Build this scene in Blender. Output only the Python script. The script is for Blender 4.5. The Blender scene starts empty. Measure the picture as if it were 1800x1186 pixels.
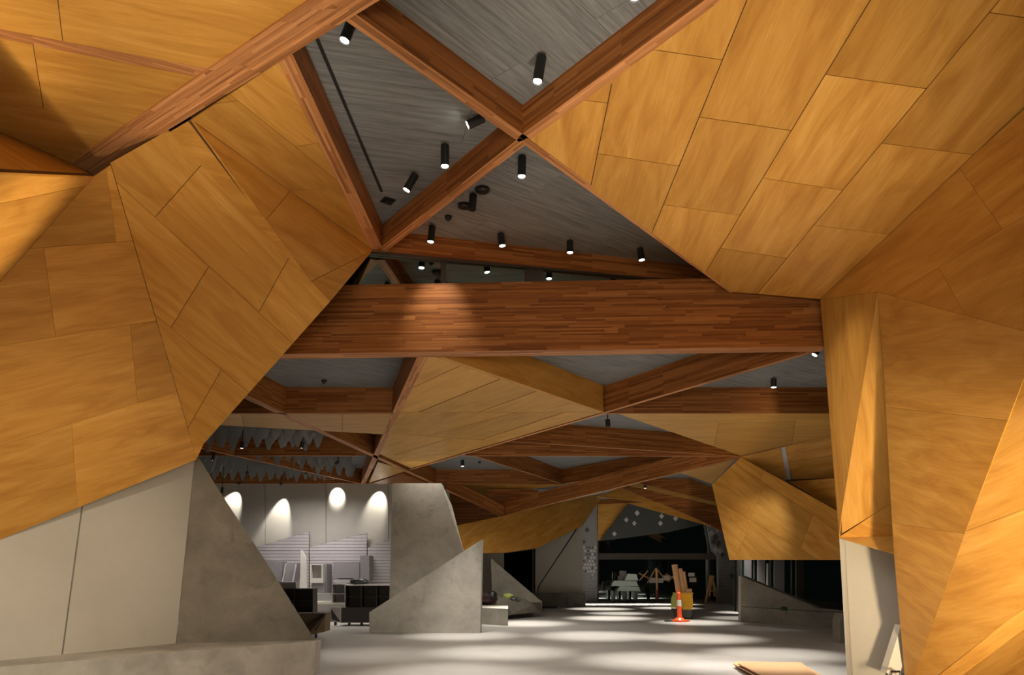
import bpy, math, random
from mathutils import Vector, Matrix
random.seed(7)
R = math.radians
SC = bpy.context.scene
COL = SC.collection

# ------------------------------------------------------------------ camera, world, lights, exposure
F = 1300.0; CX = 900.0; CY = 768.0; PITCH = math.atan(232/1300)
CAM = Vector((0, 0, 1.6)); SP, CP = math.sin(PITCH), math.cos(PITCH)
cam_d = bpy.data.cameras.new('camera'); cam = bpy.data.objects.new('camera', cam_d); COL.objects.link(cam)
cam.location = CAM; cam.rotation_euler = (R(90)+PITCH, 0, 0)
cam_d.sensor_width = 36; cam_d.lens = 36*F/1800; cam_d.shift_y = (CY-593)/1800; cam_d.clip_end = 200
SC.camera = cam
w = bpy.data.worlds.new('night'); SC.world = w; w.use_nodes = True
w.node_tree.nodes['Background'].inputs[0].default_value = (.0012, .0013, .0014, 1)
w.node_tree.nodes['Background'].inputs[1].default_value = 1.0
SC.view_settings.view_transform = 'Standard'; SC.view_settings.look = 'None'
SC.view_settings.gamma = 1; SC.view_settings.use_curve_mapping = False
SC.view_settings.exposure = 0.88
WARM = (1, .84, .62); WHITE = (1, .93, .82); AMBER = (1, .76, .46)

def look(o, d):
    o.rotation_euler = Vector(d).to_track_quat('-Z', 'Y').to_euler()
def spot(loc, target, energy, angle, blend=.6, color=WARM, size=.04):
    l = bpy.data.lights.new('spot_lamp', 'SPOT'); l.energy = energy; l.spot_size = R(angle); l.spot_blend = blend
    l.color = color; l.shadow_soft_size = size
    o = bpy.data.objects.new('spot_lamp', l); COL.objects.link(o); o.location = loc
    look(o, Vector(target)-Vector(loc)); return o
def area(loc, target, energy, sx, sy, color=WARM, spread=180):
    l = bpy.data.lights.new('area_lamp', 'AREA'); l.shape = 'RECTANGLE'; l.size = sx; l.size_y = sy
    l.energy = energy; l.color = color; l.spread = R(spread)
    o = bpy.data.objects.new('area_lamp', l); COL.objects.link(o); o.location = loc
    look(o, Vector(target)-Vector(loc)); return o
# unseen lamps behind the camera, plus added fill inside the hall
area((-1, -4, 1.6), (-1, 6, 4.0), 230, 8, 1.2, WARM)
spot((-2.9, 8.6, .8), (-4.7, 6.1, 4.75), 620, 30, 1, AMBER, .2)  # fill added inside the hall to brighten the wedge facet
spot((-2.2, 3.4, .6), (-3.3, 5.2, 6.2), 420, 56, 1, WARM, .3)  # fill added to light the top left soffit from below
spot((.8, 4.2, .6), (1.9, 6.6, 6.2), 420, 58, 1, WARM, .3)
spot((-2.6, 1.0, 1.0), (-6.6, 9.0, 2.4), 300, 46, 1, AMBER, .3)
spot((2.6, 0.8, 0.7), (5.5, 7.3, 1.6), 2800, 42, .9, AMBER, .25)
spot((-1.6, 5.4, 6.1), (-5.4, 9.6, .6), 380, 52, 1, WARM, .1)
spot((2.4, 6.4, 5.9), (4.35, 9.5, 3.7), 360, 23, 1, WARM, .06)
area((4.5, 34.9, 4.5), (4.5, 34.91, 0), 140, 7, .25, WHITE, 24)
area((-7, 22.8, 4.55), (-7, 22.81, 0), 60, 6, .25, WHITE, 90)
# downlights hidden between the far lattice beams: soft pools on the floor
for (X, Y, e, an) in ((3.6, 31.0, 1400, 38), (6.6, 31.6, 1400, 36), (8.8, 28.4, 1200, 34), (3.9, 27.9, 1000, 34), (3.2, 25.2, 1300, 40), (.4, 22.8, 1100, 42), (7.6, 25.2, 500, 36),
                      (2.0, 18.6, 950, 44), (-1.2, 18.7, 700, 42), (4.4, 18.0, 900, 42), (5.6, 23.2, 1100, 38), (-.2, 15.0, 650, 42), (2.7, 13.6, 850, 44), (5.0, 14.6, 800, 40),
                      (-.9, 11.9, 450, 44), (4.2, 12.4, 850, 42), (1.0, 10.4, 420, 50), (-2.6, 14.6, 200, 44)):
    spot((X, Y, 4.55), (X, Y+.001, 0), e, an, 1, WHITE, .08)
spot((5.6, 16.9, 4.4), (7.2, 22.4, .2), 170, 44, 1, WHITE, .1)  # fill added to brighten the low concrete wall
spot((-4.5, 15.5, 4.4), (-2.2, 19.4, .8), 160, 50, 1, WHITE, .1)
# soft general light of the hall
for (y, x, e) in ((8.5, 0.5, 42), (14.5, 1, 48), (21.3, -.5, 90)):
    area((x, y, 4.45), (x, y+.01, 0), e, 5, 1.5, WHITE, 150)

# ------------------------------------------------------------------ pixels of the photograph to points in the room
def ray(x, y):
    dx, dy = (x-CX)/F, (CY-y)/F
    return Vector((dx, CP-dy*SP, SP+dy*CP))
def D(x, y, Y):                      # pixel at depth Y
    d = ray(x, y); return CAM + d*(Y/d.y)
def Z(x, y, z):                      # pixel on the level z
    d = ray(x, y); return CAM + d*((z-CAM.z)/d.z)
def plane(a, b, c):
    n = (b-a).cross(c-a).normalized(); return (n, n.dot(a))
def PL(x, y, pl):
    d = ray(x, y); n, k = pl; return CAM + d*((k-n.dot(CAM))/n.dot(d))

# ------------------------------------------------------------------ materials
def mat(name):
    m = bpy.data.materials.new(name); m.use_nodes = True
    nt = m.node_tree; return m, nt, nt.nodes['Principled BSDF']
def link(nt, a, b): nt.links.new(a, b)
def node(nt, t, **k):
    n = nt.nodes.new(t)
    for a, v in k.items(): setattr(n, a, v)
    return n
def ramp(nt, fac, stops):
    r = node(nt, 'ShaderNodeValToRGB'); e = r.color_ramp.elements
    e[0].position, e[0].color = stops[0][0], (*stops[0][1], 1)
    e[1].position, e[1].color = stops[-1][0], (*stops[-1][1], 1)
    for p, c in stops[1:-1]:
        q = e.new(p); q.color = (*c, 1)
    link(nt, fac, r.inputs[0]); return r.outputs[0]
def coords(nt, scale, src='UV'):
    tc = node(nt, 'ShaderNodeTexCoord'); mp = node(nt, 'ShaderNodeMapping')
    mp.inputs['Scale'].default_value = scale
    link(nt, tc.outputs[src], mp.inputs['Vector'])
    oi = node(nt, 'ShaderNodeObjectInfo'); ad = node(nt, 'ShaderNodeVectorMath', operation='ADD')
    mu = node(nt, 'ShaderNodeVectorMath', operation='SCALE'); mu.inputs[0].default_value = (37, 53, 29)
    link(nt, oi.outputs['Random'], mu.inputs['Scale'])
    link(nt, mp.outputs[0], ad.inputs[0]); link(nt, mu.outputs[0], ad.inputs[1])
    return ad.outputs[0], oi.outputs['Random']
def noise(nt, vec, scale, detail=5, rough=.6, dist=0):
    n = node(nt, 'ShaderNodeTexNoise'); n.inputs['Scale'].default_value = scale
    n.inputs['Detail'].default_value = detail; n.inputs['Roughness'].default_value = rough
    n.inputs['Distortion'].default_value = dist
    link(nt, vec, n.inputs['Vector']); return n.outputs['Fac']
def mixc(nt, fac, a, b, mode='MIX'):
    m = node(nt, 'ShaderNodeMix', data_type='RGBA', blend_type=mode)
    for s, v in ((m.inputs[0], fac), (m.inputs[6], a), (m.inputs[7], b)):
        if hasattr(v, 'links') or hasattr(v, 'is_output'): link(nt, v, s)
        elif isinstance(v, (int, float)): s.default_value = v
        else: s.default_value = (*v, 1)
    return m.outputs[2]
def maprange(nt, v, a, b, c, d):
    m = node(nt, 'ShaderNodeMapRange'); link(nt, v, m.inputs[0])
    for i, q in enumerate((a, b, c, d)): m.inputs[i+1].default_value = q
    return m.outputs[0]
def bump(nt, h, strength, dist, bs):
    b = node(nt, 'ShaderNodeBump'); b.inputs['Strength'].default_value = strength; b.inputs['Distance'].default_value = dist
    link(nt, h, b.inputs['Height']); link(nt, b.outputs[0], bs.inputs['Normal'])

def make_ply(name, c0, c1, c2, rough=.42):
    m, nt, b = mat(name)
    v, rnd = coords(nt, (.55, 3.2, 1))
    f = noise(nt, v, 1.6, 6, .6, .8)
    v2, _ = coords(nt, (1.2, 40, 1)); g = noise(nt, v2, 2.0, 3, .5, .2)
    c = ramp(nt, f, [(.3, c0), (.52, c1), (.75, c2)])
    c = mixc(nt, maprange(nt, g, .35, .65, 0, .22), c, tuple(x*.72 for x in c0))
    hs = node(nt, 'ShaderNodeHueSaturation'); link(nt, c, hs.inputs['Color'])
    link(nt, maprange(nt, rnd, 0, 1, .84, 1.10), hs.inputs['Value'])
    link(nt, hs.outputs[0], b.inputs['Base Color'])
    b.inputs['Roughness'].default_value = rough; b.inputs['Specular IOR Level'].default_value = .12
    bump(nt, g, .05, .002, b)
    return m
PLY = make_ply('plywood', (.49, .225, .042), (.64, .325, .068), (.74, .41, .105))
PLY_PALE = make_ply('plywood_pale', (.54, .29, .075), (.68, .385, .105), (.76, .45, .14))
def make_glulam(name, k=1.0, pg=1, pb=1):
    m, nt, b = mat(name)
    tc, rnd = coords(nt, (1, 1, 1))
    br = node(nt, 'ShaderNodeTexBrick'); link(nt, tc, br.inputs['Vector'])
    br.inputs['Scale'].default_value = 1; br.inputs['Brick Width'].default_value = .95; br.inputs['Row Height'].default_value = .032
    br.inputs['Mortar Size'].default_value = .0009; br.inputs['Bias'].default_value = 0; br.offset = .37; br.offset_frequency = 3
    br.inputs['Color1'].default_value = (0, 0, 0, 1); br.inputs['Color2'].default_value = (1, 1, 1, 1); br.inputs['Mortar'].default_value = (.3, .3, .3, 1)
    v, _ = coords(nt, (1.0, 30, 1)); g = noise(nt, v, 2.2, 6, .7, .4)
    s = mixc(nt, .62, br.outputs['Color'], g)
    rgb = node(nt, 'ShaderNodeRGBToBW'); link(nt, s, rgb.inputs[0])
    c = ramp(nt, rgb.outputs[0], [(p, (r_*k, g_*k*pg, b2_*k*pb)) for p, r_, g_, b2_ in ((.18, .10, .030, .008), (.42, .25, .088, .022), (.62, .34, .13, .036), (.85, .46, .20, .065))])
    v3, _ = coords(nt, (2.2, 34, 1)); d = noise(nt, v3, 1.4, 2, .5, .2)
    c = mixc(nt, maprange(nt, d, .70, .78, 0, .7), c, (.05, .014, .006))
    hs = node(nt, 'ShaderNodeHueSaturation'); link(nt, c, hs.inputs['Color'])
    link(nt, maprange(nt, rnd, 0, 1, .85, 1.12), hs.inputs['Value'])
    link(nt, hs.outputs[0], b.inputs['Base Color'])
    b.inputs['Roughness'].default_value = .5; b.inputs['Specular IOR Level'].default_value = .18
    bump(nt, g, .1, .003, b)
    return m
GLU = make_glulam('glulam_hardwood', 1.12)
GLU_UPLIT = make_glulam('glulam_uplit', 1.8, 1.2, 1.7)  # same wood, floor bounce on undersides put into a lighter pinker tone
def make_concrete(name, base, var=.25, rough=.75, stain=.35, streak=(1, 1, 1), scale=1.3, src='UV'):
    m, nt, b = mat(name)
    v, rnd = coords(nt, streak, src)
    f = noise(nt, v, scale, 8, .62, .3); g = noise(nt, v, scale*14, 4, .6)
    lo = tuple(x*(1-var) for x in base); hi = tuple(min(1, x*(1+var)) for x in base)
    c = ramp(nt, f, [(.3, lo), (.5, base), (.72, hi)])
    c = mixc(nt, maprange(nt, g, .45, .75, 0, .3*stain+.05), c, tuple(x*.6 for x in base))
    h = noise(nt, v, scale*2.3, 3, .5, 1.2)
    c = mixc(nt, maprange(nt, h, .56, .72, 0, stain), c, tuple(x*.55 for x in base))
    link(nt, c, b.inputs['Base Color']); b.inputs['Roughness'].default_value = rough
    bump(nt, g, .15, .004, b)
    return m
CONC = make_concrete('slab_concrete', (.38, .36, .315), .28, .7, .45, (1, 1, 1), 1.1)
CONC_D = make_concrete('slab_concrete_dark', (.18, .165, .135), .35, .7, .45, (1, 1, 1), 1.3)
WALLM = make_concrete('wall_panel_concrete', (.48, .455, .40), .06, .8, .06, (1, 1, 1), .8)
FLOORM = make_concrete('polished_floor', (.42, .405, .385), .14, .38, .2, (1, 1, 1), .5, 'Object')
CEILM = make_concrete('grey_board', (.22, .23, .24), .4, .85, .5, (.9, 16, 1), 1.6)
def plain(name, color, rough=.5, metal=0, spec=.5):
    m, nt, b = mat(name)
    v, rnd = coords(nt, (1, 1, 1), 'Object')
    f = noise(nt, v, 7, 4, .6)
    c = mixc(nt, maprange(nt, f, .35, .7, 0, .3), color, tuple(x*.78 for x in color))
    link(nt, c, b.inputs['Base Color'])
    b.inputs['Roughness'].default_value = rough; b.inputs['Metallic'].default_value = metal
    b.inputs['Specular IOR Level'].default_value = spec
    return m
BLACK = plain('black_metal', (.012, .012, .013), .4)
DARK = plain('dark_backing', (.10, .045, .012), .9)
VOID = plain('void_black', (.003, .003, .003), 1, 0, 0)
FELT = plain('grey_felt', (.30, .305, .31), .95)
GREYW = plain('pale_grey_timber', (.50, .47, .47), .6)
GREYB = plain('grey_board_panel', (.30, .285, .29), .6)
CHAR = plain('charcoal_laminate', (.045, .038, .036), .5)
BROWNB = plain('brown_box_board', (.16, .11, .06), .6)
WHITEM = plain('white_paint', (.72, .69, .62), .5)
ORANGE = plain('orange_plastic', (.85, .10, .02), .4)
YELLOW = plain('yellow_plastic', (.75, .40, .01), .4)
HIVIS = plain('hi_vis_fabric', (.34, .38, .09), .8)
CARD = plain('cardboard', (.55, .33, .17), .8)
GREYP = plain('grey_plastic', (.07, .075, .065), .5)
FRAME = plain('dark_window_frame', (.05, .04, .033), .5)
PAPER = plain('white_paper', (.62, .58, .56), .7)
TILE_D = plain('dark_tile', (.09, .085, .08), .35)
TILE_W = plain('pearl_tile', (.55, .55, .57), .25)
TILE_G = plain('grey_tile_wall', (.25, .245, .255), .5)
BULK = plain('grey_mosaic_backing', (.05, .057, .057), .5)
TIMB = plain('raw_timber', (.42, .24, .10), .6)
GREEN = plain('green_plastic', (.05, .14, .02), .5)
PLASTIC = plain('clear_plastic_wrap', (.36, .42, .38), .15)
def emis(name, c, s):
    m, nt, b = mat(name); b.inputs['Emission Color'].default_value = (*c, 1); b.inputs['Emission Strength'].default_value = s
    b.inputs['Base Color'].default_value = (*c, 1); return m
LENS = emis('lamp_lens', (1, .93, .80), 14)
LENS_S = emis('lamp_lens_small', (1, .9, .75), 6)
def make_glass():
    m = bpy.data.materials.new('night_glass'); m.use_nodes = True; nt = m.node_tree; nt.nodes.clear()
    o = node(nt, 'ShaderNodeOutputMaterial'); mx = node(nt, 'ShaderNodeMixShader'); t = node(nt, 'ShaderNodeBsdfTransparent'); g = node(nt, 'ShaderNodeBsdfGlossy')
    t.inputs[0].default_value = (.55, .62, .6, 1); g.inputs['Roughness'].default_value = .01; g.inputs[0].default_value = (.8, .95, .9, 1)
    mx.inputs[0].default_value = .38
    link(nt, t.outputs[0], mx.inputs[1]); link(nt, g.outputs[0], mx.inputs[2]); link(nt, mx.outputs[0], o.inputs[0]); return m
GLASS = make_glass()

# ------------------------------------------------------------------ building helpers
def tag(o, label=None, cat=None, group=None, kind=None):
    if label: o['label'] = label
    if cat: o['category'] = cat
    if group: o['group'] = group
    if kind: o['kind'] = kind
    return o
def empty(name, loc, label=None, cat=None, group=None, kind=None):
    o = bpy.data.objects.new(name, None); COL.objects.link(o); o.location = loc
    o.empty_display_size = .2
    return tag(o, label, cat, group, kind)
class MB:
    def __init__(s): s.v = []; s.f = []; s.uv = []; s.mi = []
    def quad(s, pts, u=None, mi=0):
        n0 = len(s.v); s.v += [Vector(p) for p in pts]; s.f.append(tuple(range(n0, n0+len(pts)))); s.mi.append(mi)
        a = Vector(pts[0]); n = Vector((0, 0, 0))
        for i in range(len(pts)):
            p, q = Vector(pts[i])-a, Vector(pts[(i+1) % len(pts)])-a; n += p.cross(q)
        if n.length < 1e-12: n = Vector((0, 0, 1))
        n.normalize()
        if u is None: u = Vector((1, 0, 0)) if abs(n.x) < .8 else Vector((0, 1, 0))
        u = Vector(u); u = u-n*u.dot(n)
        if u.length < 1e-3: u = n.orthogonal()
        u.normalize(); w_ = n.cross(u)
        s.uv += [(Vector(p).dot(u), Vector(p).dot(w_)) for p in pts]
    def prism(s, pts, off, u=None, mi=0):      # polygon pts extruded by vector off
        pts = [Vector(p) for p in pts]; off = Vector(off); bk = [p+off for p in pts]
        s.quad(pts, u, mi); s.quad(bk[::-1], u, mi)
        for i in range(len(pts)):
            j = (i+1) % len(pts); s.quad([pts[j], pts[i], bk[i], bk[j]], u, mi)
    def box(s, c, size, rz=0, u=None, mi=0, tilt=None):
        x, y, z = [q/2 for q in size]; m = Matrix.Rotation(rz, 3, 'Z')
        if tilt is not None: m = m @ tilt
        P = [Vector(c)+m @ Vector(q) for q in ((-x, -y, -z), (x, -y, -z), (x, y, -z), (-x, y, -z), (-x, -y, z), (x, -y, z), (x, y, z), (-x, y, z))]
        for f in ((0, 3, 2, 1), (4, 5, 6, 7), (0, 1, 5, 4), (1, 2, 6, 5), (2, 3, 7, 6), (3, 0, 4, 7)): s.quad([P[i] for i in f], u, mi)
    def cyl(s, a, b, r0, r1=None, n=14, mi=0, cap=True):
        a, b = Vector(a), Vector(b); r1 = r0 if r1 is None else r1; d = (b-a).normalized(); e = d.orthogonal().normalized(); g = d.cross(e)
        A = [a+(e*math.cos(t)+g*math.sin(t))*r0 for t in [2*math.pi*i/n for i in range(n)]]
        B = [b+(e*math.cos(t)+g*math.sin(t))*r1 for t in [2*math.pi*i/n for i in range(n)]]
        for i in range(n): j = (i+1) % n; s.quad([A[i], A[j], B[j], B[i]], d, mi)
        if cap: s.quad(A[::-1], None, mi); s.quad(B, None, mi)
    def build(s, name, m, parent=None, smooth=False):
        me = bpy.data.meshes.new(name)
        org = Vector((0, 0, 0))
        if s.v:
            for p in s.v: org += p
            org /= len(s.v)
        me.from_pydata([p-org for p in s.v], [], s.f); ul = me.uv_layers.new(name='UVMap')
        for i, q in enumerate(s.uv): ul.data[i].uv = q
        for x in (m if isinstance(m, (list, tuple)) else [m]): me.materials.append(x)
        for i, p in enumerate(me.polygons): p.material_index = s.mi[i]; p.use_smooth = smooth
        o = bpy.data.objects.new(name, me); COL.objects.link(o)
        if parent is not None:
            o.parent = parent; bpy.context.evaluated_depsgraph_get if False else None
            o.location = org - world_loc(parent)
        else: o.location = org
        return o
def world_loc(o):
    p = Vector(o.location)
    while o.parent: o = o.parent; p += Vector(o.location)
    return p

def side(p, l):
    (x1, y1), (x2, y2) = l; return (x2-x1)*(p[1]-y1)-(y2-y1)*(p[0]-x1)
def clip(poly, l, sgn):
    out = []
    for i in range(len(poly)):
        p, q = poly[i], poly[(i+1) % len(poly)]; a, b = side(p, l)*sgn, side(q, l)*sgn
        if a >= 0: out.append(p)
        if (a > 0 and b < 0) or (a < 0 and b > 0):
            t = a/(a-b); out.append((p[0]+(q[0]-p[0])*t, p[1]+(q[1]-p[1])*t))
    return out
def parea(p):
    return abs(sum(p[i][0]*p[(i+1) % len(p)][1]-p[(i+1) % len(p)][0]*p[i][1] for i in range(len(p))))/2
def split(polys, l):
    out = []
    for p in polys:
        for s in (1, -1):
            c = clip(p, l, s)
            if len(c) > 2 and parea(c) > 6: out.append(c)
    return out
def inset(pts, g, n):                       # shrink a convex polygon in its plane
    k = len(pts); c = sum(pts, Vector((0, 0, 0)))/k; out = []
    lines = []
    for i in range(k):
        a, b = pts[i], pts[(i+1) % k]; d = (b-a)
        if d.length < 1e-5: continue
        d.normalize(); m = n.cross(d)
        if m.dot(c-a) < 0: m = -m
        lines.append((a+m*g, d))
    k = len(lines)
    for i in range(k):
        (a, d), (b, e) = lines[i-1], lines[i]
        x = d.cross(e); q = x.dot(x)
        if q < 1e-6: out.append(b); continue
        t = (b-a).cross(e).dot(x)/q; out.append(a+d*t)
    return out
def slab(name, pts, m, parent, thick=.03, u=None, away=True, off=None):
    pts = [Vector(p) for p in pts]; n = Vector((0, 0, 0))
    for i in range(len(pts)): n += (pts[i]-pts[0]).cross(pts[(i+1) % len(pts)]-pts[0])
    n.normalize()
    c = sum(pts, Vector((0, 0, 0)))/len(pts)
    if n.dot(CAM-c) < 0: pts = pts[::-1]; n = -n
    b = MB(); b.prism(pts, off if off is not None else -n*thick, u); return b.build(name, m, parent)
def facet(parent, poly, pl, m=None, rows=(), cross=None, u=None, gap=.0035, thick=.018, name='panel', jit=.0015, back=True):
    """a plane of separate panels with recessed joints; poly, rows and cross are traced lines laid on the plane pl"""
    m = m or PLY; cross = cross or {}
    n = pl[0]; rest = [(float(a), float(b)) for a, b in poly]; bands = []
    for i, l in enumerate(rows):
        mid = ((l[0][0]+l[1][0])/2, (l[0][1]+l[1][1])/2)
        if i+1 < len(rows):
            q = rows[i+1]; s = 1 if side(((q[0][0]+q[1][0])/2, (q[0][1]+q[1][1])/2), l) > 0 else -1
        elif i > 0:
            q = rows[i-1]; s = -1 if side(((q[0][0]+q[1][0])/2, (q[0][1]+q[1][1])/2), l) > 0 else 1
        else: s = 1 if side((mid[0], mid[1]+5), l) > 0 else -1
        bands.append(clip(rest, l, -s)); rest = clip(rest, l, s)
    bands.append(rest)
    if n.dot(CAM-PL(*poly[0], pl)) < 0: n = -n
    if u is None and rows: u = (PL(*rows[0][0], pl)-PL(*rows[0][1], pl))
    elif u is not None: u = (PL(*u[0], pl)-PL(*u[1], pl))
    for i, bd in enumerate(bands):
        if len(bd) < 3: continue
        ps = [bd]
        for l in cross.get(i, ()): ps = split(ps, l)
        for p in ps:
            if parea(p) < 4: continue
            P3 = [PL(x, y, pl) for x, y in p]; P3 = inset(P3, gap, n)
            o_ = n*random.uniform(-jit, jit)
            P3 = [q+o_ for q in P3]
            slab(name, P3, m, parent, thick, u)
    if back:
        slab('backing', [PL(x, y, pl)-n*(thick*.7) for x, y in poly], DARK, parent, .03)
def beam(name, a, b, wd, h, label=None, m=None, m2=None, tilt=0):
    """timber beam: a, b = centre line of its underside"""
    a, b = Vector(a), Vector(b); d = (b-a); dl = d.normalized(); s = Vector((-d.y, d.x, 0)).normalized()*wd/2; up = Vector((0, 0, h))
    q = MB(); A, B = (a-s, a+s), (b-s, b+s)
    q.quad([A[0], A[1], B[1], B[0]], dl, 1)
    q.quad([A[0]+up, B[0]+up, B[1]+up, A[1]+up], dl)
    q.quad([A[0], B[0], B[0]+up, A[0]+up], dl); q.quad([A[1], A[1]+up, B[1]+up, B[1]], dl)
    q.quad([A[0], A[0]+up, A[1]+up, A[1]], s); q.quad([B[0], B[1], B[1]+up, B[0]+up], s)
    o = q.build(name, [m or GLU, m2 or GLU_UPLIT]); return tag(o, label, 'beam', 'timber lattice beams under the ceiling')

# ------------------------------------------------------------------ floor, ceilings
fl = MB(); fl.prism([(-16, -6, 0), (16, -6, 0), (16, 46, 0), (-16, 46, 0)], (0, 0, -.2)); f_ = fl.build('floor', FLOORM); tag(f_, 'pale polished concrete floor with bands of light', kind='structure')

NZ, LZ = 6.2, 4.6          # undersides of the near lattice and of the far lattice
NC, LC = 6.54, 5.12        # ceilings above them
ceil = empty('ceiling', (0, 8, NC), 'grey streaked board ceiling above the timber lattice', kind='structure')
def ceiling_boards(x0, x1, y0, y1, z, ang, wdt=1.2, ln=4.8, clips=()):
    ca, sa = math.cos(ang), math.sin(ang)
    cx, cy = (x0+x1)/2, (y0+y1)/2; rad = math.hypot(x1-x0, y1-y0)/2
    k = -rad; r = 0
    while k < rad:
        j = -rad-(r % 2)*ln/2
        while j < rad:
            P = []
            for (p, q) in ((j, k), (j+ln, k), (j+ln, k+wdt), (j, k+wdt)): P.append((cx+p*ca-q*sa, cy+p*sa+q*ca))
            for l, s in ((((x0, y0), (x1, y0)), 1), (((x1, y0), (x1, y1)), 1), (((x1, y1), (x0, y1)), 1), (((x0, y1), (x0, y0)), 1))+tuple(clips):
                P = clip(P, l, s)
                if len(P) < 3: break
            if len(P) > 2 and parea(P) > .02:
                P3 = inset([Vector((a, b, z)) for a, b in P], .002, Vector((0, 0, 1)))
                b_ = MB(); b_.prism(P3[::-1], (0, 0, .03), (ca, sa, 0)); b_.build('board', CEILM, ceil)
            j += ln
        k += wdt; r += 1
_A, _B, _C = Z(921, 246, NZ), Z(600, 19, NZ), Z(672, 440, NZ)
_l1, _l2 = ((_B.x, _B.y), (_A.x, _A.y)), ((_C.x, _C.y), (_A.x, _A.y))
ceiling_boards(-4.2, 5.5, 3.2, 11.9, NC, R(49), .9, 3.6, ((_l1, -1), (_l2, -1)))
ceiling_boards(-4.2, 5.5, 3.2, 11.9, NC, R(13), .9, 3.6, ((_l1, 1), (_l2, -1)))
ceiling_boards(-4.2, 5.5, 3.2, 11.9, NC, R(38), .9, 3.6, ((_l1, 1), (_l2, 1)))
ceiling_boards(-4.2, 5.5, 3.2, 11.9, NC, R(38), .9, 3.6, ((_l1, -1), (_l2, 1)))
ceiling_boards(-13, 10, 10.36, 40, LC, R(35), 2.4, 6)
b_ = MB(); b_.box((0, 4, NC+.2), (30, 17, .2)); b_.build('roof_slab', DARK, ceil)
b_ = MB(); b_.box((0, 26.8, LC+.2), (30, 32.8, .2)); b_.build('roof_slab', DARK, ceil)

# ------------------------------------------------------------------ left faceted funnel
Vb = Z(298, 232, NZ); Ve = D(580, 530, 9.0); Vf = D(333, 762, 10.5)
P4 = plane(Vb, Ve, Vf); Va = PL(195, 290, P4)
def on_line(x, y, a, b):             # point of segment ab seen at pixel (x, y)
    d = ray(x, y); n = d.cross(b-a).cross(d); t = n.dot(CAM-a)/n.dot(b-a); return a+(b-a)*t
V5 = on_line(548, 494, Vb, Ve); V3 = Z(336, 210, NZ); Vc = Z(655, 440, NZ); Vd = Z(490, 108, NZ)
fun = empty('faceted_funnel', (-4.5, 9.5, 3.2), 'faceted plywood funnel flaring up from the left concrete wall to the ceiling', 'cladding')
facet(fun, [(195, 290), (193, 286), (296, 228), (580, 530), (358, 780), (333, 762)], P4, rows=[((204, 319), (513, 602)), ((272, 552), (440, 692))],
      cross={0: [((322, 326), (274, 380)), ((507, 454), (453, 552))], 1: [((366, 470), (301, 575))], 2: [((385, 657), (354, 711))]})
Vg = D(0, 948, 9.0); P3 = plane(Va, Vf, Vg)
facet(fun, [(195, 290), (165, 310), (0, 495), (-260, 775), (-260, 1052), (0, 948), (345, 808), (333, 762)], P3,
      rows=[((-200, 455), (240, 423)), ((-200, 640), (275, 563)), ((-200, 845), (315, 686))],
      cross={0: [((190, 320), (204, 425))], 1: [((76, 431), (97, 585))], 2: [((230, 579), (242, 708))], 3: [((126, 745), (136, 890))]}, gap=.002)
Vh, Vi = PL(358, 780, P4), PL(345, 808, P3)
slab('panel', [Vf, Vh, Vi], PLY, fun, .02)
P5 = plane(V3, Vc, V5)
facet(fun, [(336, 210), (655, 440), (548, 494)], P5, rows=(), u=((336, 210), (655, 440)), cross={0: [((510, 336), (461, 395))]})
slab('panel', [Vb, V3, V5], PLY, fun, .02)
facet(fun, [(336, 210), (490, 108), (655, 440)], plane(V3, Vd, Vc), rows=[((418, 177), (595, 319))],
      cross={0: [((521, 257), (562, 251))], 1: [((380, 182), (418, 177)), ((510, 335), (599, 329))]})
slab('panel', [Vc, V5, Ve], PLY, fun, .02)
b_ = MB(); b_.prism([Ve, Vh, Vi, Vi+Vector((-1.1, 1.2, 0)), Ve+Vector((-1.0, 1.2, 0))][::-1], (-.03, .0, 0)); b_.build('return_panel', PLY, fun)
# low bright wedge and shaded triangle at the far left
wd_ = empty('ceiling_wedge', (-6, 6.5, 4.6), 'bright plywood wedge facet at the left edge under the soffit', 'cladding')
Vj = PL(165, 310, P3); Vk = PL(0, 495, P3); Vl = D(0, 303, 5.2)
Vm = Z(125, 287, NZ); Vn = Z(0, 232, NZ)
pw = plane(Vj, Vk, Vl)
facet(wd_, [(165, 310), (0, 495), (-300, 830), (-300, 290), (0, 303)], pw, rows=[((-300, 420), (60, 345))], cross={})
slab('panel', [Vm, Vj, Vl, D(-300, 290, 4.4), D(-300, 160, 4.4), Vn], PLY, wd_, .02)

# ------------------------------------------------------------------ top left soffit
so = empty('ceiling_soffit', (-4, 5.5, NZ), 'flat plywood soffit at the top left beside the widest beam', 'cladding')
pz = plane(Z(0, 0, NZ), Z(100, 0, NZ), Z(0, 100, NZ))
facet(so, [(-350, -300), (984, -300), (548, -2), (372, 122), (0, 52), (-350, -14)], pz, rows=(), u=((0, 55), (370, 125)),
      cross={0: [((66, -300), (110, 71)), ((447, 0), (517, 16))][:1]})
facet(so, [(-350, 0), (0, 67), (352, 136), (125, 287), (0, 232), (-350, 80)], pz, rows=[((-350, 120), (218, 216))], cross={0: [((58, 78), (77, 193))]})
q = MB(); q.prism([PL(-350, -14, pz), PL(0, 52, pz), PL(374, 122, pz), PL(352, 136, pz), PL(0, 67, pz), PL(-350, 0, pz)], (0, 0, .12), (1, .5, 0)); q.build('timber_inset', GLU_UPLIT, so)

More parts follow.
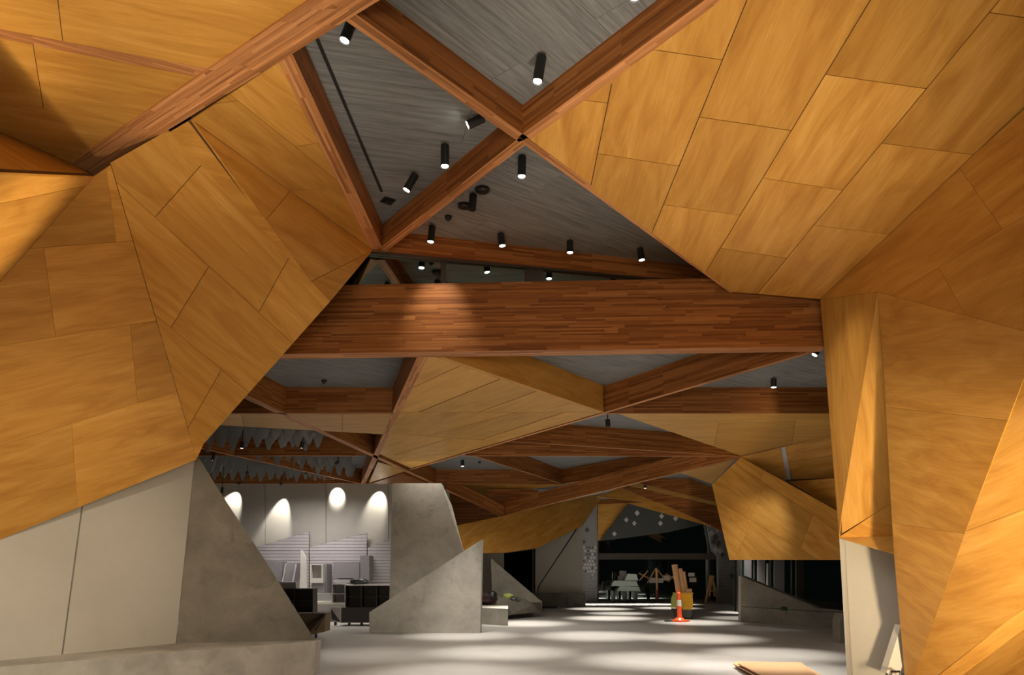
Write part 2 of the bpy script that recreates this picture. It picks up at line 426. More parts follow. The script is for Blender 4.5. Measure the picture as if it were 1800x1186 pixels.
# ------------------------------------------------------------------ near lattice
pzb = plane(Z(0, 0, NZ-.02), Z(100, 0, NZ-.02), Z(0, 100, NZ-.02))
wide = empty('timber_beam', Z(400, 150, NZ), 'widest timber beam running diagonally across the top left corner', 'beam', 'timber lattice beams under the ceiling')
edgeU = [(125, 287), (545, 0)]; edgeL = [(165, 309), (668, 0)]
def lerp(a, b, t): return (a[0]+(b[0]-a[0])*t, a[1]+(b[1]-a[1])*t)
NS = 5; bu = ((PL(125, 287, pzb)-PL(545, 0, pzb))).normalized()
for s in range(NS):
    cuts = [0]; t = random.uniform(.12, .3)
    while t < 2.0: cuts.append(t); t += random.uniform(.22, .42)
    cuts.append(2.05)
    for t0, t1 in zip(cuts, cuts[1:]):
        A = [lerp(lerp(edgeU[0], edgeU[1], t), lerp((165, 309), (668, 0), t), v) for t, v in ((t0, s/NS), (t1, s/NS), (t1, (s+1)/NS), (t0, (s+1)/NS))]
        Q = inset([PL(x, y, pzb) for x, y in A], .0007, Vector((0, 0, 1)))
        dz = Vector((0, 0, random.uniform(-.001, .001))); slab('lamella', [p+dz for p in Q], GLU_UPLIT, wide, .03, bu, off=Vector((0, 0, .06)))
q = MB(); q.prism([PL(x, y, pzb)+Vector((0, 0, .04)) for x, y in (lerp(edgeU[0], edgeU[1], 0), lerp(edgeU[0], edgeU[1], 2.05), lerp(edgeL[0], edgeL[1], 2.05), lerp(edgeL[0], edgeL[1], 0))], (0, 0, .3), bu); q.build('core', GLU, wide)
HN = NC-NZ+.03
A0 = Z(921, 246, NZ)
beam('timber_beam', Z(600, 19, NZ), A0, .13, HN, 'near timber beam from the widest beam down to the crossing above the ceiling spotlights')
E1 = D(1289, 513, 9.72)
beam('timber_beam', A0, E1, .10, HN*.6, 'thin timber edge beam along the lower left side of the big plywood ceiling')
beam('timber_beam', Z(1640, -272, NZ), A0, .17, HN, 'timber beam rising to the top right from the crossing, beside the big plywood ceiling')
beam('timber_beam', A0, Z(672, 440, NZ), .13, HN, 'timber beam from the crossing down to the left funnel tip')
beam('timber_beam', Z(494, 87, NZ), Z(663, 438, NZ), .17, HN, 'timber beam along the right edge of the left funnel soffit')
# back beam above the clerestory and the clerestory itself
Ba, Bb = Z(745, 413, NC), Z(1225, 467, NC); pbk = plane(Ba, Bb, Ba-Vector((0, 0, 1)))
bb = slab('timber_beam', [PL(x, y, pbk) for x, y in ((640, 438), (690, 441), (1203, 491), (1300, 520), (1290, 500), (1235, 467), (745, 413), (660, 405))], GLU, None, .15, (1, .1, 0))
tag(bb, 'slim timber beam over the dark high window, under the row of spotlights', 'beam', 'timber lattice beams under the ceiling')
wn = empty('window_1', (0, 11.0, 5.8), 'dark high window strip above the big cross beam', kind='structure')
pwn = plane(*[p+Vector((0, .12, 0)) for p in (Ba, Bb, Ba-Vector((0, 0, 1)))])
for (x0, x1) in ((560, 775), (784, 922), (955, 1230)):
    slab('pane', [PL(x0, 432, pwn), PL(x1, 440, pwn), PL(x1, 520, pwn), PL(x0, 520, pwn)], GLASS, wn, .012)
for (x0, x1) in ((775, 784), (922, 955)):
    slab('mullion', [PL(x0, 425, pwn), PL(x1, 430, pwn), PL(x1, 520, pwn), PL(x0, 520, pwn)], FRAME, wn, .08)
slab('head_frame', [PL(560, 428, pwn)-Vector((0, .06, 0)), PL(1230, 492, pwn)-Vector((0, .06, 0)), PL(1230, 498, pwn)-Vector((0, .06, 0)), PL(560, 441, pwn)-Vector((0, .06, 0))], FRAME, wn, .05)
# wall closing the gap behind the clerestory side
# big cross beam built of lamellas
XL, XR = D(500, 622, 10.1), D(1446, 608, 9.74)
bd = (XR-XL); bd.z = 0; bl = bd.length; bd.normalize(); XL.z = LZ; bn = Vector((bd.y, -bd.x, 0))
big = empty('timber_beam', XL+bd*bl/2, 'deep laminated timber cross beam spanning the room from the left funnel to the right column', 'beam', 'timber lattice beams under the ceiling')
ROWS = 13; RH = 1.01/ROWS; x0 = -1.3
for r in range(ROWS):
    t = x0; nx = x0+random.uniform(.6, 2.2)
    while t < bl+.05:
        nx = min(nx, bl+.05); o_ = bn*random.uniform(0, .0025)
        a, b = XL+bd*t+o_, XL+bd*nx+o_; z0, z1 = RH*r+.0006, RH*(r+1)-.0006
        q = MB(); q.prism([a+Vector((0, 0, z0)), b+Vector((0, 0, z0)), b+Vector((0, 0, z1)), a+Vector((0, 0, z1))], -bn*.04, bd); q.build('lamella', GLU, big)
        t = nx+.001; nx = t+random.uniform(.9, 2.4)
q = MB(); q.prism([XL+bd*x0-bn*.03, XL+bd*(bl+.05)-bn*.03, XL+bd*(bl+.05)-bn*.25, XL+bd*x0-bn*.25], (0, 0, 1.0), bd, 0)
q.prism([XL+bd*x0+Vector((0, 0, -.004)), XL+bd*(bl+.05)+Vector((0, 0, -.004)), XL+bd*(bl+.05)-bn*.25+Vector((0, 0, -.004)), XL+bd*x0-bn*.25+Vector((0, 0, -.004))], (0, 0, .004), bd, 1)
q.build('core', [GLU, GLU_UPLIT], big)

# ------------------------------------------------------------------ big plywood ceiling on the right
E1b = D(1287, 513, 9.70); R1 = plane(Z(921, 250, NZ), Z(1262, 4, NZ), E1b)
rc = empty('sloped_ceiling', (3.5, 8, 6.1), 'big plywood ceiling of staggered panels at the upper right', 'cladding')
facet(rc, [(925, 250), (1270, -2), (1672, -286), (2100, -286), (1860, 145), (1800, 193), (1711, 272), (1563, 412), (1442, 526), (1287, 513)], R1,
      rows=[((1076, 144), (1038, 330)), ((1313, 0), (1147, 406)), ((1530, 0), (1248, 466)), ((1757, 0), (1335, 512)), ((2000, 0), (1442, 526))],
      cross={0: [((1033, 177), (1068, 181))], 1: [((1147, 87), (1267, 105)), ((1052, 270), (1194, 292))],
             2: [((1232, 206), (1388, 229)), ((1170, 360), (1294, 377))],
             3: [((1452, 131), (1629, 156)), ((1341, 313), (1479, 334)), ((1265, 436), (1378, 453))],
             4: [((1746, 23), (1800, 31)), ((1553, 252), (1711, 272)), ((1432, 396), (1563, 412))]}, gap=.005)
W1 = PL(1442, 526, R1); W2 = PL(1711, 272, R1); W3 = D(1800, 582, 5.7)
R2 = plane(W1, W2, W3)
facet(rc, [(1442, 526), (1563, 412), (1711, 272), (1800, 193), (2100, -60), (2100, 662), (1800, 582), (1543, 513)], R2,
      rows=[((1500, 560), (2100, 200))], cross={0: [((1690, 300), (1760, 400))], 1: [((1650, 470), (1700, 560))]}, gap=.002)
# ------------------------------------------------------------------ right faceted column
rcol = empty('faceted_column', (4.6, 9.3, 0), 'faceted plywood column with a sharp fold standing at the right', 'cladding')
K1 = W1; K2 = PL(1543, 513, R2); K3 = D(1475, 944, 10.2); K4 = D(1571, 972, 9.4); K5 = D(1567, 884, 9.45)
pa = plane(K1, K2, K3)
facet(rcol, [(1442, 526), (1543, 513), (1479, 905), (1475, 944)], pa, rows=(), u=((1442, 526), (1475, 944)), cross={0: [((1480, 519), (1477, 925))]}, gap=.001)
K6 = PL(1479, 905, pa)
slab('panel', [K2, K6, K3, K5, D(1556, 702, 9.5)], PLY, rcol, .02, (0, 0, 1)) if False else None
pb = plane(K2, K6, K5)
facet(rcol, [(1543, 513), (1479, 905), (1476, 940), (1567, 884), (1556, 702)], pb, rows=(), u=((1543, 513), (1567, 884)), cross={}, gap=.001)
pc = plane(K3, K5, D(1570, 942, 9.7))
slab('panel', [K3, PL(1567, 884, pb), D(1570, 942, 9.75)], PLY, rcol, .02)
slab('panel', [K3, D(1570, 942, 9.75), K4], PLY_PALE, rcol, .02)
K7 = D(1590, 1190, 9.2)
pd = plane(K2, W3, K7)
facet(rcol, [(1543, 513), (1800, 582), (1828, 590)]+[(1697, 934), (1608, 1186), (1596, 1260), (1590, 1186), (1571, 972), (1556, 702)], pd,
      rows=[((1556, 715), (1800, 742)), ((1573, 920), (1697, 938))], cross={}, gap=.0012)
L1_, L2_, L3_ = PL(1800, 655, pd), PL(1697, 934, pd), PL(1608, 1186, pd)
L4 = D(1800, 1069, 6.9); pe = plane(L2_, L3_, L4)
L1e = PL(1800, 655, pe)
facet(rcol, [(1697, 934), (1608, 1186), (1592, 1230), (1800, 1069), (1930, 974), (1930, 616), (1828, 590)], pe,
      rows=[((1697, 934), (1930, 845))], cross={0: [], 1: []}, gap=.0015)
M1 = PL(1800, 1069, pe); M2 = PL(1635, 1186, pe)
Nx = D(1800, 1106, M1.y+.25); p5_ = plane(M1, M2, Nx)
facet(rcol, [(1570, 1232), (1635, 1186), (1800, 1069), (1930, 977), (1930, 1012), (1800, 1106), (1693, 1186), (1640, 1232)], p5_, u=((1635, 1186), (1800, 1069)))
Nx, Ny = PL(1800, 1106, p5_), PL(1693, 1186, p5_); p6_ = plane(Nx, Ny, D(1800, 1186, Nx.y+1.6))
facet(rcol, [(1640, 1232), (1693, 1186), (1800, 1106), (1930, 1010), (1930, 1232)], p6_, u=((1693, 1186), (1800, 1106)))

wr = empty('wall_right', (5, 9.8, 0), 'smooth grey concrete wall base under the right plywood column', kind='structure')
G0, G1 = D(1475, 948, 10.35), D(1571, 974, 9.8)
pg = plane(G0, G1, G1-Vector((-.02, .0, 1)))
slab('panel', [D(1475, 940, 10.45), D(1484, 940, 10.4), D(1497, 1212, 10.15), D(1490, 1212, 10.2)], WALLM, wr, .1)
slab('panel', [D(1483, 938, 10.42), D(1573, 955, 10.0), D(1600, 1230, 9.7), D(1496, 1215, 10.2)], WALLM, wr, .2)
wt = slab('lit_wedge', [D(1558, 1182, 9.25), D(1584, 1098, 9.25), D(1592, 1150, 9.25), D(1580, 1190, 9.25)], WHITEM, None, .15)  # lit concrete, its brightness put into white paint
tag(wt, 'small lit concrete triangle painted pale at the foot of the right column', 'block')
ch = empty('wire_stand', D(1575, 1186, 8.9), 'small black tubular frame at the foot of the right column', 'stand')
q = MB()
for a, b in (((1566, 1190), (1566, 1180)), ((1566, 1180), (1582, 1180)), ((1582, 1180), (1582, 1190)), ((1558, 1183), (1560, 1190)), ((1586, 1182), (1589, 1190))): q.cyl(D(*a, 8.9), D(*b, 8.9), .012, n=8)
q.build('rail', BLACK, ch)

# ------------------------------------------------------------------ left concrete wall, bench, triangular slab
wl = empty('wall_left', (-5.5, 10, 0), 'smooth concrete wall at the left under the plywood funnel', kind='structure')
A1, A2, A3 = D(0, 1160, 9.2), D(310, 1131, 11.3), D(343, 808, 11.25)
pwl = plane(A1, A2, A3)
facet(wl, [(-260, 1185), (0, 1163), (310, 1134), (344, 800), (333, 792), (-260, 1040)], pwl, m=WALLM, rows=(), u=((0, 1160), (310, 1131)), cross={0: [((145, 888), (110, 1146))]}, gap=.012, thick=.1)
q = MB(); fb = [Z(555, 1126, .52), Z(0, 1172, .52), Z(-300, 1200, .52)]; bk = [Z(-300, 1188, .52), Z(0, 1160, .52), Z(310, 1130, .52), Z(555, 1125.4, .52)]
bk = [b+Vector((-.1, .25, 0)) for b in bk]; bk[-1] += Vector((0.12, 0, 0))
q.prism([p for p in fb+bk][::-1], (0, 0, -.52)); o = q.build('concrete_bench', CONC); tag(o, 'long concrete bench along the foot of the left wall', 'bench')
b_ = [D(310, 1132, 11.3), D(343, 800, 11.25), D(349, 803, 11.27), D(385, 862, 11.42), D(420, 915, 11.52), D(460, 975, 11.62), D(555, 1127, 11.85)]
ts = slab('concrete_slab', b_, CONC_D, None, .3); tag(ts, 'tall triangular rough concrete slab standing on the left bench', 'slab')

# ------------------------------------------------------------------ far lattice
HL = LC-LZ+.02
def LB(p, q, wd=.12, label='', h=HL): return beam('timber_beam', Z(*p, LZ), Z(*q, LZ), wd, h, label)
LB((330, 727), (693, 727), .1, 'first cross beam behind the big beam, left part')
LB((1066, 727), (1475, 727), .1, 'first cross beam behind the big beam, right part up to the column')
LB((300, 637), (778, 857), .17, 'long diagonal beam from behind the left funnel down to the middle')
LB((745, 622), (638, 850), .15, 'beam along the left edge of the large plywood soffit')
LB((1061, 726), (1446, 613), .09, 'thin beam rising from the soffit tip to the right column top')
LB((1063, 726), (722, 825), .09, 'thin edge beam along the right side of the large plywood soffit')
LB((898, 776), (1302, 802), .08, 'thin beam fanning left from the far node, upper one')
LB((818, 801), (1302, 802), .08, 'thin level beam fanning left from the far node')
LB((300, 801), (640, 801), .09, 'cross beam through the grey baffles, left side')
LB((330, 783), (638, 851), .08, 'thin diagonal beam among the grey baffles')
LB((340, 850), (790, 850), .09, 'cross beam in front of the spotlit exhibition wall')
LB((757, 850), (988, 851), .09, 'short cross beam continuing right of the concrete pier')
LB((833, 801), (990, 851), .08, 'short diagonal beam above the far dark cell')
LB((984, 851), (1303, 802), .10, 'long beam from the short diagonal up to the far node')
LB((1303, 803), (1462, 764), .06, 'edge beam from the far node to the right column')
F10a, F10b = D(876, 908, 27.5), Z(1303, 804, LZ)
beam('timber_beam', F10a, F10b, .13, .5, 'far diagonal beam along the top of the distant plywood wall')
beam('timber_beam', D(783, 860, 26.3), D(884, 909, 27.2), .22, .42, 'lowest end of the long diagonal beam behind the concrete pier')
beam('timber_beam', D(855, 888, 27.6), D(946, 889, 27.6), .1, .6, 'short far cross beam above the distant plywood wall')
q = slab('timber_beam', [D(784, 860, 28), D(800, 868, 28), D(885, 909, 28), D(805, 926, 28), D(788, 900, 28)], GLU, None, .1); tag(q, 'dark far beam end beside the concrete pier', 'beam', 'timber lattice beams under the ceiling')
q = slab('timber_beam', [D(793, 873, 28.2), D(824, 886, 28.2), D(800, 888, 28.2)], PLY_PALE, None, .1); tag(q, 'pale far timber infill beside the concrete pier', 'beam', 'timber lattice beams under the ceiling')

pl = plane(Z(0, 700, LZ), Z(100, 700, LZ), Z(0, 750, LZ))
def soffit(poly, label, rows=(), cross=None, u=None, m=None, z=LZ, gap=.004):
    p = plane(Z(0, 700, z), Z(100, 700, z), Z(0, 750, z)); c = sum([PL(*q, p) for q in poly], Vector())/len(poly)
    e = empty('plywood_soffit', c, label, 'cladding', 'plywood soffit triangles in the far lattice'); facet(e, poly, p, m=m or PLY_PALE, rows=rows, cross=cross, u=u, gap=gap); return e
s1 = soffit([(751, 626), (781, 628), (1060, 724), (722, 823), (661, 795), (702, 726)], 'large pale plywood soffit hanging in the middle behind the cross beam',
       rows=[((690, 724.5), (1070, 724.5)), ((672, 762), (905, 777)), ((650, 798.5), (830, 800))],
       cross={0: [((700, 692), (806, 644)), ((739, 723), (879, 666)), ((842, 724), (939, 689))], 1: [((785, 757), (1000, 700)), ((850, 772), (1010, 718))], 2: [((690, 800), (830, 760))]}, u=((739, 723), (879, 666)), gap=.013)
q = MB(); a, b = Z(778, 627, LZ-.01), Z(1061, 724, LZ-.01); q.prism([a, b, b+Vector((0, 0, HL)), a+Vector((0, 0, HL))], (-.08, .06, 0), b-a); q.build('side_panel', PLY, s1)
soffit([(330, 728), (692, 728), (673, 763), (560, 757), (330, 744)], 'narrow pale plywood soffit strip left of the large soffit', cross={0: [((602, 737), (602, 760)), ((425, 728), (430, 760))]}, u=((330, 730), (692, 730)))
soffit([(1086, 727), (1470, 727), (1470, 762), (1303, 801)], 'pale plywood soffit triangle in front of the far right funnel', rows=[((1150, 748), (1470, 735))], cross={1: [((1266, 728), (1255, 790)), ((1400, 728), (1390, 790))]}, u=((1100, 730), (1400, 730)))
soffit([(1000, 852), (1297, 805), (1110, 850)], 'slim bright plywood soffit sliver under the long far beam', u=((1010, 850), (1297, 805)))
soffit([(776, 851), (992, 852), (828, 874)], 'small yellow plywood soffit triangle right of the concrete pier', cross={0: [((888, 851), (890, 870))]}, u=((776, 850), (985, 850)), m=PLY)
soffit([(648, 849), (664, 812), (716, 827)], 'small glowing plywood triangle above the exhibition wall', u=((649, 847), (700, 830)))
q = slab('timber_beam', [D(655, 849, 25.6), D(706, 832, 24.0), D(752, 849, 25.6)], GLU, None, .1); tag(q, 'small dark beam wedge above the exhibition wall', 'beam', 'timber lattice beams under the ceiling')
soffit([(1195, 831), (1296, 805), (1251, 850)], 'pale plywood soffit corner beside the far right funnel', u=((1195, 831), (1296, 805)))
# far window-side lattice
def polyb(pts, m, label, Y, cat='beam'):
    o = slab('timber_beam' if cat == 'beam' else 'plywood_soffit', [D(x, y, Y) for x, y in pts] if not isinstance(Y, (list, tuple)) else [D(x, y, t) for (x, y), t in zip(pts, Y)], m, None, .08, (1, 0, .05))
    tag(o, label, cat, 'timber lattice beams under the ceiling' if cat == 'beam' else 'plywood soffit triangles in the far lattice')
polyb([(1120, 848), (1195, 834), (1253, 856), (1258, 882)], GLU, 'deep dark beam above the far window, topmost', 29)
polyb([(1108, 853), (1143, 845), (1258, 879), (1260, 888)], PLY_PALE, 'narrow plywood strip between the two beams above the far window', 30, 'cladding')
polyb([(1092, 857), (1115, 851), (1260, 886), (1262, 900), (1152, 882)], GLU, 'dark beam below the narrow plywood strip over the far window', 31)
beam('timber_beam', D(1148, 881, 31.5), D(1262, 899, 31.5), .1, .05, 'thin pink edged beam over the right half of the far window')
polyb([(1160, 883), (1262, 898), (1270, 935), (1230, 914)], GLU, 'dark wedge shaped beam at the right of the far window head', 32)
polyb([(1104, 884), (1152, 882), (1172, 884), (1266, 930), (1240, 922)], PLY, 'plywood facet sloping down over the far window head', 33, 'cladding')
polyb([(1048, 873), (1085, 858), (1098, 856), (1153, 881), (1140, 883)], PLY, 'plywood facet above the left half of the far window', 32.5, 'cladding')
polyb([(1048, 886), (1052, 878), (1090, 876), (1150, 882), (1108, 884)], GLU, 'thin dark beam directly over the far window head', 34)
# far plywood wall facets
fw = empty('faceted_wall', (-1, 27, 2.5), 'distant angled plywood wall above the dark doorway', 'cladding')
pf = plane(D(805, 923, 25.5), D(1023, 874, 30), D(945, 963, 27.6))
facet(fw, [(790, 926), (880, 907), (1023, 874), (1023, 925), (945, 963), (890, 971), (849, 972), (800, 975)], pf, rows=[((800, 948), (1023, 900))], cross={0: [((880, 907), (905, 940)), ((985, 880), (980, 925))], 1: [((862, 975), (925, 920)), ((925, 970), (985, 905))]}, u=((800, 990), (925, 910)))
pf2 = plane(D(1023, 874, 30), D(1023, 925, 30), D(1062, 868, 34))
facet(fw, [(1023, 874), (1062, 866), (1050, 886), (1023, 925)], pf2, u=((1023, 874), (1023, 925)))
# far right funnel
fq = empty('faceted_funnel', (7, 20, 3), 'far right plywood funnel hanging over the low concrete wall', 'cladding')
T1 = Z(1302, 803, LZ); T2 = D(1475, 984, 17.5); T3 = D(1282, 984, 20.5); pq = plane(T1, T2, T3)
facet(fq, [(1251, 851), (1302, 803), (1475, 899), (1480, 984), (1282, 984)], pq, rows=[((1270, 800), (1475, 935)), ((1262, 880), (1440, 984))],
      cross={0: [((1350, 800), (1330, 870))], 1: [((1345, 850), (1310, 930)), ((1430, 900), (1400, 984))], 2: [((1330, 900), (1290, 984))]})
T4 = PL(1388, 851, pq); T5 = PL(1475, 899, pq)
px_ = plane(T1, D(1462, 764, 17.6), D(1388, 845, 19.3))
facet(fq, [(1302, 803), (1372, 783), (1383, 842), (1380, 846)], px_, u=((1302, 803), (1380, 785)), m=PLY)
facet(fq, [(1379, 782), (1462, 762), (1470, 840), (1392, 842)], px_, u=((1379, 782), (1462, 762)), m=PLY, cross={0: [((1378, 812), (1468, 800))]})
slab('slot_glass', [PL(1373, 783, px_), PL(1379, 781, px_), PL(1391, 842, px_), PL(1382, 842, px_)], TILE_W, fq, .03, off=Vector((0, .1, 0)))
slab('panel', [D(1386, 846, 19.2), D(1470, 840, 17.6), D(1480, 903, 17.7)], PLY, fq, .02)

# ------------------------------------------------------------------ middle concrete
def cslab(pts, Y, m, label, thick=.22, cat='slab', name='concrete_slab', off=None, kind=None):
    P = [D(x, y, Y[i] if isinstance(Y, (list, tuple)) else Y) for i, (x, y) in enumerate(pts)]
    o = slab(name, P, m, None, thick, off=off); tag(o, label, None if kind else cat, kind=kind); return o
cslab([(683, 1103), (690, 849), (776, 849), (793, 885), (815, 970), (813, 1103)], [20.6, 20.9, 20.9, 20.9, 20.8, 20.6], CONC, 'tall smooth concrete pier behind the triangular slab', .3, 'pier', 'concrete_pier')
cslab([(649, 1112), (649, 1076), (842, 951), (847, 948), (844, 1112)], 19.4, CONC, 'pointed concrete slab rising to the right in the middle of the hall', .35, off=Vector((.02, .4, 0)))
q = MB(); y0 = 19.75
q.prism([Z(848, 1068, .47), Z(893, 1070, .47), Z(893, 1064, .47), Z(840, 1063, .47)], (0, 0, -.47)); o = q.build('concrete_block', CONC); tag(o, 'low concrete block seat beside the pointed slab', 'bench')
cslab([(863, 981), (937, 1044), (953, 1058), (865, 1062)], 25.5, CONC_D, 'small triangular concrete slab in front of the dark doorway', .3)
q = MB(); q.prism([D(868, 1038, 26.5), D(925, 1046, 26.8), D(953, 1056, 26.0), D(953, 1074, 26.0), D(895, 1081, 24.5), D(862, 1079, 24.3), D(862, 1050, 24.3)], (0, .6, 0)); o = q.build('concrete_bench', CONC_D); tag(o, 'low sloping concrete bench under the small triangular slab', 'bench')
q = MB(); q.box((D(982, 1056, 33).x, 33.4, .28), (2.35, .8, .56)); o = q.build('concrete_bench', CONC_D); tag(o, 'far concrete bench left of the window wall', 'bench')
q = MB(); q.box((D(1003, 1060, 32.2).x, 32.4, .2), (.28, .3, .4)); o = q.build('small_bin', BLACK); tag(o, 'small dark box in front of the far concrete bench', 'box')
q = MB(); q.box((D(965, 1060, 32).x, 31.6, .04), (.6, .3, .06), .2); o = q.build('floor_mat', BLACK); tag(o, 'flat dark pad on the floor by the far bench', 'mat')
wb = empty('wall_back', (-1.5, 33.6, 0), 'grey concrete wall panels around the dark doorway', kind='structure')
slab('panel', [D(941, 1062, 33.5), D(941, 960, 33.5), D(1023.5, 918, 33.5), D(1012, 930, 33.5), D(946, 1030, 33.5)], WALLM, wb, .25)
slab('panel', [D(941, 1064, 33.6), D(948, 1030, 33.6), D(1014, 931, 33.6), D(1024.5, 918, 33.6), D(1024.5, 1064, 33.6)], WALLM, wb, .25)
slab('panel', [D(800, 1072, 30), D(800, 940, 30), D(886, 940, 30), D(886, 1072, 30)], WALLM, wb, .2)
do = empty('door_1', D(913, 1060, 34.5), 'dark open doorway between the far concrete walls', kind='structure')
slab('dark_sheet', [D(880, 1070, 34.6), D(880, 940, 34.6), D(945, 940, 34.6), D(945, 1070, 34.6)], VOID, do, .1)  # black sheet painted as the darkness beyond the doorway
slab('door_frame', [D(936, 1063, 34.2), D(936, 962, 34.2), D(939, 962, 34.2), D(939, 1063, 34.2)], FRAME, do, .1)
slab('door_frame', [D(885, 968, 34.2), D(940, 963, 34.2), D(940, 966, 34.2), D(885, 972, 34.2)], FRAME, do, .1)

# right: low concrete wall
rw = empty('concrete_low_wall', D(1380, 1095, 21), 'low concrete wall with sloping top under the far right funnel', 'wall')
Q1, Q2 = D(1302, 1091, 23.6), D(1480, 1105, 20.7); prw = plane(Q1, Q2, Q1+Vector((0, 0, 1)))
for p in ([(1302, 1091), (1302, 1066), (1424, 1074), (1424, 1102)], [(1424, 1102), (1424, 1074), (1482, 1077), (1482, 1106)], [(1302, 1065), (1302, 1012), (1440, 1069), (1482, 1073), (1482, 1076), (1424, 1073)]):
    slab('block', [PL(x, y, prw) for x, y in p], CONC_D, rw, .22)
slab('end_face', [PL(1302, 1091, prw), PL(1302, 1012, prw), PL(1302, 1012, prw)+Vector((.0, .24, 0)), PL(1302, 1091, prw)+Vector((.0, .24, 0))], CONC, rw, .02)
q = MB(); c = PL(1380, 1069, prw)-Vector((0, .04, 0)); q.box(c+Vector((-.07, 0, 0)), (.12, .06, .11)); q.box(c+Vector((.08, 0, -.01)), (.12, .06, .1)); o = q.build('green_box', GREEN); tag(o, 'small dark green twin box on the ledge of the low wall', 'box')
q = MB(); q.prism([D(1477, 1131, 16.7), D(1477, 1090, 16.7), D(1482, 1078, 16.7), D(1500, 1078, 16.7), D(1500, 1131, 16.7)], (0, .4, 0)); o = q.build('concrete_block', CONC_D); tag(o, 'narrow concrete block peeking out left of the right column base', 'block')
# right dark glazing behind the low wall
w3 = empty('window_3', (8, 29, 0), 'dark glazed wall with tiled posts behind the low wall', kind='structure')
slab('pane', [D(1290, 1078, 29), D(1290, 960, 29), D(1500, 960, 29), D(1500, 1078, 29)], GLASS, w3, .02)
for x0, x1, m in ((1297, 1301, FRAME), (1310, 1321, TILE_G), (1333, 1345, TILE_G), (1362, 1379, TILE_G), (1400, 1413, FRAME)):
    slab('post', [D(x0, 1078, 28.7), D(x0, 965, 28.7), D(x1, 965, 28.7), D(x1, 1078, 28.7)], m, w3, .15)
slab('mullion', [D(1348, 1050, 28.5), D(1348, 990, 28.5), D(1350.5, 990, 28.5), D(1350.5, 1050, 28.5)], WHITEM, w3, .05)

# ------------------------------------------------------------------ far window wall
WY = 38.6
wf = empty('window_2', (7, WY, 0), 'large dark night window at the far end of the hall', kind='structure')
slab('pane', [D(1050, 1055.5, WY), D(1050, 982, WY), D(1264, 982, WY), D(1264, 1055.5, WY)], GLASS, wf, .02)
slab('pane', [D(1050, 973, WY), D(1050, 860, WY), D(1264, 860, WY), D(1264, 973, WY)], GLASS, wf, .02)
slab('transom', [D(1049, 983, WY-.1), D(1049, 972, WY-.1), D(1264, 972, WY-.1), D(1264, 983, WY-.1)], FRAME, wf, .12)
slab('sill', [D(1048, 1057, WY-.1), D(1048, 1053.5, WY-.1), D(1264, 1053.5, WY-.1), D(1264, 1057, WY-.1)], FRAME, wf, .12)
for x in (1051, 1246): slab('jamb', [D(x-1.5, 1056, WY-.06), D(x-1.5, 930, WY-.06), D(x+1.5, 930, WY-.06), D(x+1.5, 1056, WY-.06)], FRAME, wf, .1)
def tilewall(name, pts, Y, m, label, diamonds, kind='structure'):
    e = empty(name, D(sum(p[0] for p in pts)/len(pts), 1056, Y), label, kind=kind)
    slab('backing', [D(x, y, Y) for x, y in pts], m, e, .3)
    for x, y, r, mm in diamonds:
        slab('tile', [D(x-r, y, Y-.02), D(x, y-r*1.15, Y-.02), D(x+r, y, Y-.02), D(x, y+r*1.15, Y-.02)], mm, e, .03)
    return e
ds = [(1032, 931, 4.5, TILE_D), (1026.5, 952, 4, TILE_D)]
for j in range(16):
    for i in range(5):
        x, y = 1026.5+i*5+(j % 2)*2.4, 962+j*6
        if x > 1047.5: continue
        rr = random.random()
        if j < 8 and rr < .92: ds.append((x, y, 2.3, TILE_W if rr < .5 else TILE_D))
        elif j >= 8 and rr < .55: ds.append((x, y, 1.1, TILE_D))
        elif j >= 8 and rr < .63: ds.append((x, y, 1.6, TILE_W))
tilewall('trim_1', [(1024, 1056), (1024, 905), (1046, 868), (1050, 868), (1050, 1056)], 37.8, TILE_G, 'grey mosaic pier with dark and pearly diamond tiles left of the far window', ds)
ds = [(1250, 937, 5.5, TILE_W), (1262, 931, 4, TILE_W), (1258, 944, 5.5, TILE_D), (1263, 955, 5.5, TILE_D), (1254, 952, 5, TILE_D), (1258, 966, 5, TILE_W), (1266, 968, 5, TILE_W), (1270, 975, 4, TILE_D)]
tilewall('trim_2', [(1243, 918), (1262, 920), (1275, 950), (1286, 990), (1262, 978), (1252, 968)], 38.2, TILE_G, 'sloping mosaic strip right of the upper far window', ds)
ds = [(1287, 1012, 5, TILE_D)]
for j in range(11):
    for i in range(5):
        x, y = 1266+i*6.3+(j % 2)*3, 990+j*6.8
        if 982 < y < 1058 and x < 1295 and random.random() < .6: ds.append((x, y, 1.2, TILE_D))
tilewall('trim_3', [(1263, 1058), (1262, 976), (1278, 984), (1298, 986), (1298, 1064)], 37.4, TILE_G, 'grey mosaic pier with dark dots right of the far window', ds)
tilewall('trim_4', [(1055, 950), (1106, 883), (1241, 920), (1175, 935), (1090, 946)], 37.6, BULK, 'dark bulkhead with scattered pale diamond tiles above the far window',
         [(1120, 901.5, 4.6, TILE_W), (1101, 913.5, 4, TILE_W), (1115, 919.5, 4, TILE_W), (1163, 907, 4.2, TILE_W), (1161, 919.5, 4.2, TILE_W), (1187.5, 911, 4.2, TILE_W), (1080, 938, 4, TILE_W)])
o = slab('plywood_facet', [D(1051, 884, 37.8), D(1107, 882, 37.8), D(1055, 950, 37.8), D(1051, 950, 37.8)], PLY, None, .1); tag(o, 'orange brown plywood facet at the upper left of the far window', 'cladding')
o = slab('wall_far', [D(1250, 1070, 39.2), D(1262, 880, 39.2), D(1330, 880, 39.2), D(1330, 1070, 39.2)], CONC_D, None, .2); tag(o, kind='structure')
